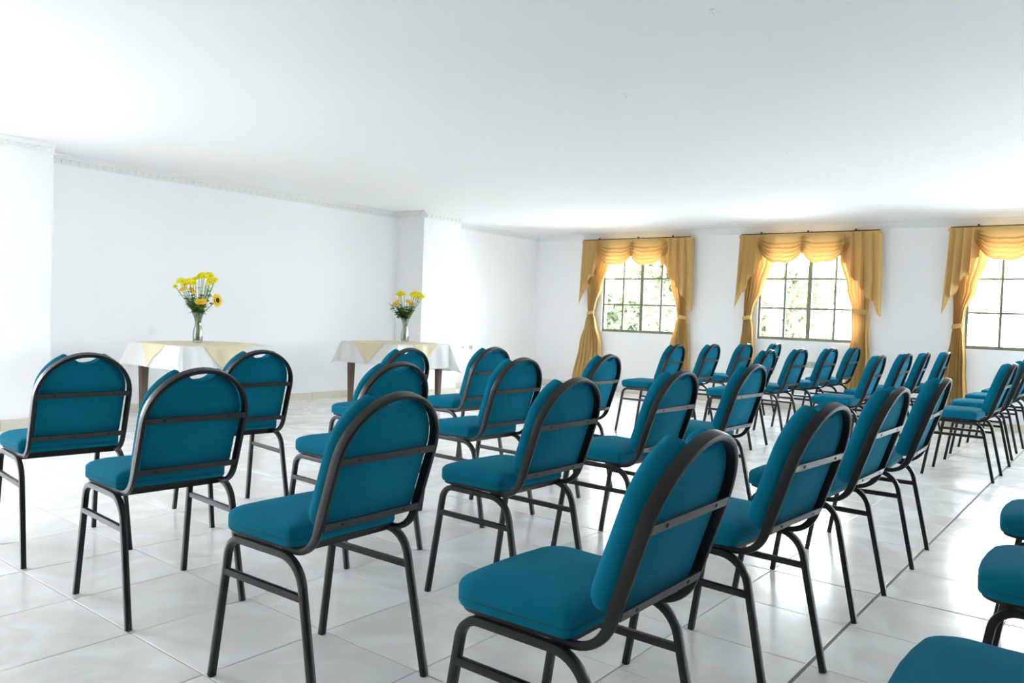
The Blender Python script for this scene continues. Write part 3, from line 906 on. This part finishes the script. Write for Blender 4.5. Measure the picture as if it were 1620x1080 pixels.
CAMR = rt.copy()
def flower(vx, vy, vz, head, kind, lab, grp, rnd, r=0.032, face=None):
    """one cut flower: stem standing in the vase, bloom and a few leaves"""
    base_ = Vector((vx+rnd.uniform(-.018, .018), vy+rnd.uniform(-.018, .018), vz+0.016))
    neck = Vector((vx+(head.x-vx)*0.10+rnd.uniform(-.008, .008), vy+(head.y-vy)*0.10+rnd.uniform(-.008, .008), vz+0.17))
    b = MB(); pts = []
    lipx = Vector((vx+(head.x-vx)*0.30, vy+(head.y-vy)*0.30, vz+0.272))
    lv = lipx-Vector((vx, vy, lipx.z)); 
    if lv.length > 0.042: lv = lv.normalized()*0.042; lipx = Vector((vx, vy, lipx.z))+lv
    ctrl = [base_, neck, lipx, head]
    for seg in range(3):
        p0, p1 = ctrl[seg], ctrl[seg+1]
        for i in range(4): pts.append(p0.lerp(p1, i/4))
    pts.append(head)
    for _ in range(2):
        pts = [pts[0]]+[(pts[i-1]+pts[i]*2+pts[i+1])/4 for i in range(1, len(pts)-1)]+[pts[-1]]
    b.tube(pts, 0.0030 if kind != 'sun' else 0.0038, n=5)
    root = obj('cut_flower', b.me('cut_flower', MT['stem'], True))
    tag(root, lab, 'flower', grp)
    ax = (head-lipx).normalized()*0.35+Vector((0, 0, 0.30))+Vector((-math.cos(YAW), -math.sin(YAW), 0))*rnd.uniform(0.5, 1.0)+Vector((rnd.uniform(-.3, .3), rnd.uniform(-.3, .3), 0))
    if face: ax = Vector(face)
    bl = MB(); ce = MB()
    if kind == 'daisy':
        petals(bl, head, ax, r, 16, 0.20, 0.22, rnd, 3)
        obj('bloom', bl.me('bloom', MT['yellow'], fix=False), root)
        a = ax.normalized(); petals(ce, head+a*0.004, ax, r*0.26, 6, 0.5, 0.3, rnd)
        obj('flower_centre', ce.me('flower_centre', MT['centre'], fix=False), root)
    elif kind == 'carnation':
        petals(bl, head, ax, r, 10, 0.34, 0.35, rnd, 4)
        obj('bloom', bl.me('bloom', MT['orange'], fix=False), root)
    elif kind == 'sun':
        petals(bl, head, ax, r, 20, 0.20, 0.05, rnd, 2)
        obj('bloom', bl.me('bloom', MT['orange'], fix=False), root)
        a = ax.normalized(); e1 = a.orthogonal().normalized(); e2 = a.cross(e1)
        n = 16; vs = []
        for d_, q in ((-0.016, 0.30), (-0.010, 0.52), (0.0, 0.5), (0.007, 0.48), (0.012, 0.2)):
            vs += [head+a*d_+e1*(r*q*math.cos(2*PI*k/n))+e2*(r*q*math.sin(2*PI*k/n)) for k in range(n)]
        ce.add(vs, [(i*n+j, i*n+(j+1) % n, (i+1)*n+(j+1) % n, (i+1)*n+j) for i in range(4) for j in range(n)]+[tuple(range(n)), tuple(4*n+j for j in range(n))])
        obj('flower_centre', ce.me('flower_centre', MT['sunc']), root)
    elif kind == 'filler':
        for k in range(26):
            q = head+Vector((rnd.gauss(0, r*0.5), rnd.gauss(0, r*0.5), rnd.gauss(0, r*0.45)))
            petals(bl, q, Vector((rnd.uniform(-1, 1), rnd.uniform(-1, 1), 1)), 0.0075, 5, 0.4, 0.2, rnd)
        obj('bloom', bl.me('bloom', MT['white'], fix=False), root)
    lf = MB()
    nl = {'daisy': 5, 'carnation': 6, 'sun': 3, 'filler': 3, 'green': 22}[kind]
    for k in range(nl):
        t = rnd.uniform(0.05, 0.78 if kind != 'green' else 1.0)
        p = lipx.lerp(head, t)
        a = rnd.uniform(0, 2*PI)
        if kind == 'green': L, W = rnd.uniform(0.035, 0.065), rnd.uniform(0.013, 0.024)
        elif kind == 'sun': L, W = 0.085, 0.022
        else: L, W = rnd.uniform(0.022, 0.045), rnd.uniform(0.007, 0.013)
        leafblade(lf, p, Vector((math.cos(a), math.sin(a), rnd.uniform(-0.1, 0.9))), Vector((0, 0, 1)), L, W, rnd.uniform(0.1, 0.5))
    if nl: tag(obj('leaf', lf.me('leaf', MT['leaf'], True, fix=False), root), kind='stuff')
    return root

def bouquet(vx, vy, vz, spec, side, seed):
    """spec rows: (kind, right offset, height above the table, toward the camera, radius)"""
    rnd = random.Random(seed)
    R_ = Vector((math.sin(YAW), -math.cos(YAW), 0)); F_ = Vector((math.cos(YAW), math.sin(YAW), 0))
    ORD = 'leftmost,second,third,fourth,fifth,sixth,seventh,eighth,ninth,tenth,eleventh,twelfth,thirteenth,fourteenth,fifteenth'.split(',')
    rank = {}
    for k in ('daisy', 'carnation', 'filler'):
        for n, q in enumerate(sorted((q for q in spec if q[0] == k and not q[5]), key=lambda q: (q[1], q[2]))):
            rank[id(q)] = ORD[n] + ('' if n == 0 else ' from the left')
    for q in spec:
        kind, a, h, d, r, lab = q
        head = Vector((vx, vy, vz))+R_*a-F_*d+Vector((0, 0, h))
        kn = {'daisy': 'yellow chrysanthemum', 'carnation': 'orange-yellow carnation', 'sun': 'sunflower', 'filler': 'white gypsophila sprig', 'green': 'leafy green sprig'}[kind]
        face = (R_*0.85-F_*0.35+Vector((0, 0, 0.1))) if kind == 'sun' else None
        if not lab and id(q) in rank:
            lab = '%s %s of its kind, vase on the %s table' % (kn, rank[id(q)], side)
        flower(vx, vy, vz, head, kind, lab or ('%s in the vase on the %s table' % (kn, side)), '%ss in the vase on the %s table' % (kn, side), rnd, r, face)
VZ = 0.7440
VA = (3.93, 6.77); VB = (6.42, 6.63)
vase(VA[0], VA[1], VZ, 'clear flared glass vase of green stems on the left table')
vase(VB[0], VB[1], VZ, 'clear flared glass vase of green stems on the right table')
LSP = [('daisy', -0.215, 0.505, 0.0, 0.026, 'yellow chrysanthemum at the far left tip of the left bouquet')]
for a, h, d in ((-0.175, 0.555, 0), (-0.135, 0.550, .03), (-0.10, 0.565, -.03), (-0.14, 0.530, -.05), (-0.07, 0.545, .04), (-0.035, 0.575, 0), (-0.03, 0.54, .06), (-0.015, 0.60, -.04),
                (0.03, 0.615, 0), (0.06, 0.60, .04), (0.075, 0.625, -.03), (0.11, 0.605, .02), (0.13, 0.575, -.02), (0.155, 0.565, .03), (0.12, 0.55, .05)):
    LSP.append(('daisy', a, h, d, 0.041, None))
for a, h, d in ((-0.145, 0.475, .02), (-0.105, 0.485, .05), (-0.06, 0.480, .02), (-0.02, 0.455, .05)):
    LSP.append(('carnation', a, h, d, 0.030, None))
LSP.append(('carnation', 0.035, 0.365, 0.08, 0.040, 'orange-yellow carnation low in front of the left bouquet'))
LSP.append(('carnation', 0.075, 0.370, 0.08, 0.040, 'orange-yellow carnation beside the low one, next to the sunflower'))
LSP.append(('sun', 0.180, 0.390, 0.03, 0.070, 'sunflower facing right at the right side of the left bouquet'))
for a, h, d in ((0.02, 0.50, .02), (0.08, 0.49, .0), (0.11, 0.51, .03), (0.05, 0.53, -.03)):
    LSP.append(('filler', a, h, d, 0.045, None))
for a, h, d in ((-0.12, 0.42, .02), (-0.08, 0.40, -.03), (-0.05, 0.43, .05), (0.0, 0.42, .0), (0.04, 0.43, .04), (0.09, 0.43, .0), (-0.02, 0.37, .06), (0.06, 0.34, .05), (-0.09, 0.34, .0)):
    LSP.append(('green', a, h, d, 0.03, None))
bouquet(VA[0], VA[1], VZ, LSP, 'left', 5)
RSP = []
for a, h, d in ((-0.095, 0.545, 0), (-0.06, 0.565, .03), (-0.03, 0.550, -.02), (-0.065, 0.53, .05), (0.07, 0.55, 0), (0.10, 0.565, .03), (0.135, 0.56, -.02), (0.165, 0.55, .02), (0.155, 0.51, .04), (0.10, 0.525, .05), (0.185, 0.525, 0)):
    RSP.append(('daisy', a, h, d, 0.038, None))
for a, h, d in ((-0.125, 0.435, .02), (-0.085, 0.46, .04), (-0.10, 0.425, -.02), (0.02, 0.47, .04), (0.055, 0.45, .05), (0.085, 0.44, .02)):
    RSP.append(('carnation', a, h, d, 0.030, None))
for a, h, d in ((-0.09, 0.40, .03), (-0.05, 0.42, .05), (-0.02, 0.39, .06), (0.02, 0.41, .06), (0.06, 0.39, .04), (0.08, 0.41, .0), (-0.07, 0.36, .05), (-0.03, 0.35, .07), (0.03, 0.35, .06), (0.0, 0.37, .04), (-0.06, 0.34, .0), (0.05, 0.37, .06), (-0.17, 0.42, 0), (-0.11, 0.33, .04)):
    RSP.append(('green', a, h, d, 0.03, None))
RSP.append(('filler', -0.19, 0.44, 0, 0.035, None))
bouquet(VB[0], VB[1], VZ, RSP, 'right', 9)

# ------------------------------------------------------------------ small things on walls and ceiling
o = empty('wall_outlet', (XW-0.001, 3.30, 0.60)); tag(o, 'greenish grey outlet plate on the wall below the middle window', 'outlet')
b = MB(); b.bbox(-0.009, 0.0, -0.068, 0.068, -0.037, 0.037, 0.003); b.build('cover_plate', MT['plate'], o)
for yy in (-0.03, 0.03):
    b = MB(); b.box(-0.0100, -0.0085, yy-0.012, yy+0.012, -0.010, 0.010); b.build('socket', MT['dark'], o)
o = empty('wall_outlet', (8.86, YT-0.001, 0.60)); tag(o, 'small pale outlet on the left wall above the chair row', 'outlet')
b = MB(); b.bbox(-0.030, 0.030, -0.010, 0, -0.030, 0.030, 0.003); b.build('cover_plate', MT['plate2'], o)
b = MB(); b.box(-0.020, 0.020, -0.0112, -0.0090, -0.006, 0.006); b.build('socket', MT['dark'], o)
b = MB(); b.tube([(8.66, YT, 0.612), (8.66, YT-0.02, 0.612), (8.66, YT-0.03, 0.602), (8.66, YT-0.03, 0.585)], 0.008, n=8)
tag(b.build('wall_hook', MT['plate2'], None, True), 'tiny grey wall hook left of the pale outlet', 'hook')
b = MB(); b.lathe([(0.0005, -0.0012), (0.046, -0.0012), (0.048, 0.0)], n=28)
o = b.build('blanking_plate', MT['stain'], None, True); o.location = (4.02, YT-0.001, 0.817); o.rotation_euler = (-PI/2, 0, 0)
tag(o, 'faint round blanking cap on the wall above the left table', 'cap')
HK = [((3.116, 1.454), 'white hook on the ceiling near the top edge, the largest'),
      ((4.004, 2.391), 'tiny white ceiling hook left of centre, second from the top'),
      ((5.963, 2.130), 'tiny white ceiling hook at right, middle of the ceiling'),
      ((8.783, 2.712), 'tiny white ceiling hook near the middle window'),
      ((8.748, 4.105), 'tiny white ceiling hook above the gap between left and middle windows')]
for (x, y), lab in HK:
    b = MB()
    b.lathe([(0.012, 0.0), (0.012, -0.004), (0.003, -0.006), (0.0005, -0.006)], n=12)
    b.tube([(0, 0, -0.004), (0, 0, -0.015), (0.006, -0.004, -0.024), (0.012, -0.008, -0.020), (0.013, -0.009, -0.012)], 0.0025, n=6)
    o = b.build('ceiling_hook', MT['hook'], None, True); o.location = (x, y, ZC)
    tag(o, lab, 'hook', 'small hooks in the ceiling')

# ------------------------------------------------------------------ outside the windows
b = MB(); b.grid(lambda u, v: (XW+0.3+u*40, -25+v*50, -0.6+1.6*u*u+0.15*math.sin(9*u+7*v)), 24, 24)
tag(b.build('ground', MT['grass'], None, True), kind='structure')
def tree(x, y, z, h, r, seed, lab, n=3600):
    rnd = random.Random(seed)
    root = empty('leafy_tree', (x, y, z)); tag(root, lab, 'tree', 'trees outside the windows')
    b = MB(); b.tube([(0, 0, 0), (0.1, 0.05, h*0.35), (0.0, 0.1, h*0.8)], 0.10, n=7, taper=[1, 0.75, 0.3])
    for k in range(5):
        a = rnd.uniform(0, 6.28); b.tube([(0.05, 0.05, h*(0.3+0.08*k)), (0.5*r*math.cos(a), 0.5*r*math.sin(a), h*(0.5+0.09*k))], 0.04, n=5, taper=[1, 0.4])
    b.build('trunk', MT['bark'], root, True)
    b = MB()
    cl = [(rnd.uniform(-r, r)*0.7, rnd.uniform(-r, r)*0.7, h*rnd.uniform(0.35, 0.95), r*rnd.uniform(0.3, 0.5)) for _ in range(14)]
    for k in range(n):
        cx, cy, cz, cr = cl[k % 14]
        d = Vector((rnd.gauss(0, 1), rnd.gauss(0, 1), rnd.gauss(0, 1))).normalized()*cr*rnd.uniform(0.6, 1.05)
        p = Vector((cx, cy, cz))+d
        leafblade(b, p, Vector((rnd.uniform(-1, 1), rnd.uniform(-1, 1), rnd.uniform(-1, 0.4))), Vector((rnd.uniform(-.3, .3), 0.2, 1)), rnd.uniform(0.12, 0.24), rnd.uniform(0.04, 0.08))
    tag(b.build('foliage', MT['foliage'], root, True), kind='stuff')
tree(14.9, 9.2, -0.5, 2.6, 1.4, 1, 'pale sunlit tree seen through the lower left panes of the left window')
tree(18.4, 9.4, -0.5, 3.4, 1.5, 2, 'pale sunlit tree behind the centre post of the left window')
tree(20.2, 6.9, -0.5, 2.9, 1.3, 3, 'pale sunlit tree behind the left panes of the middle window')
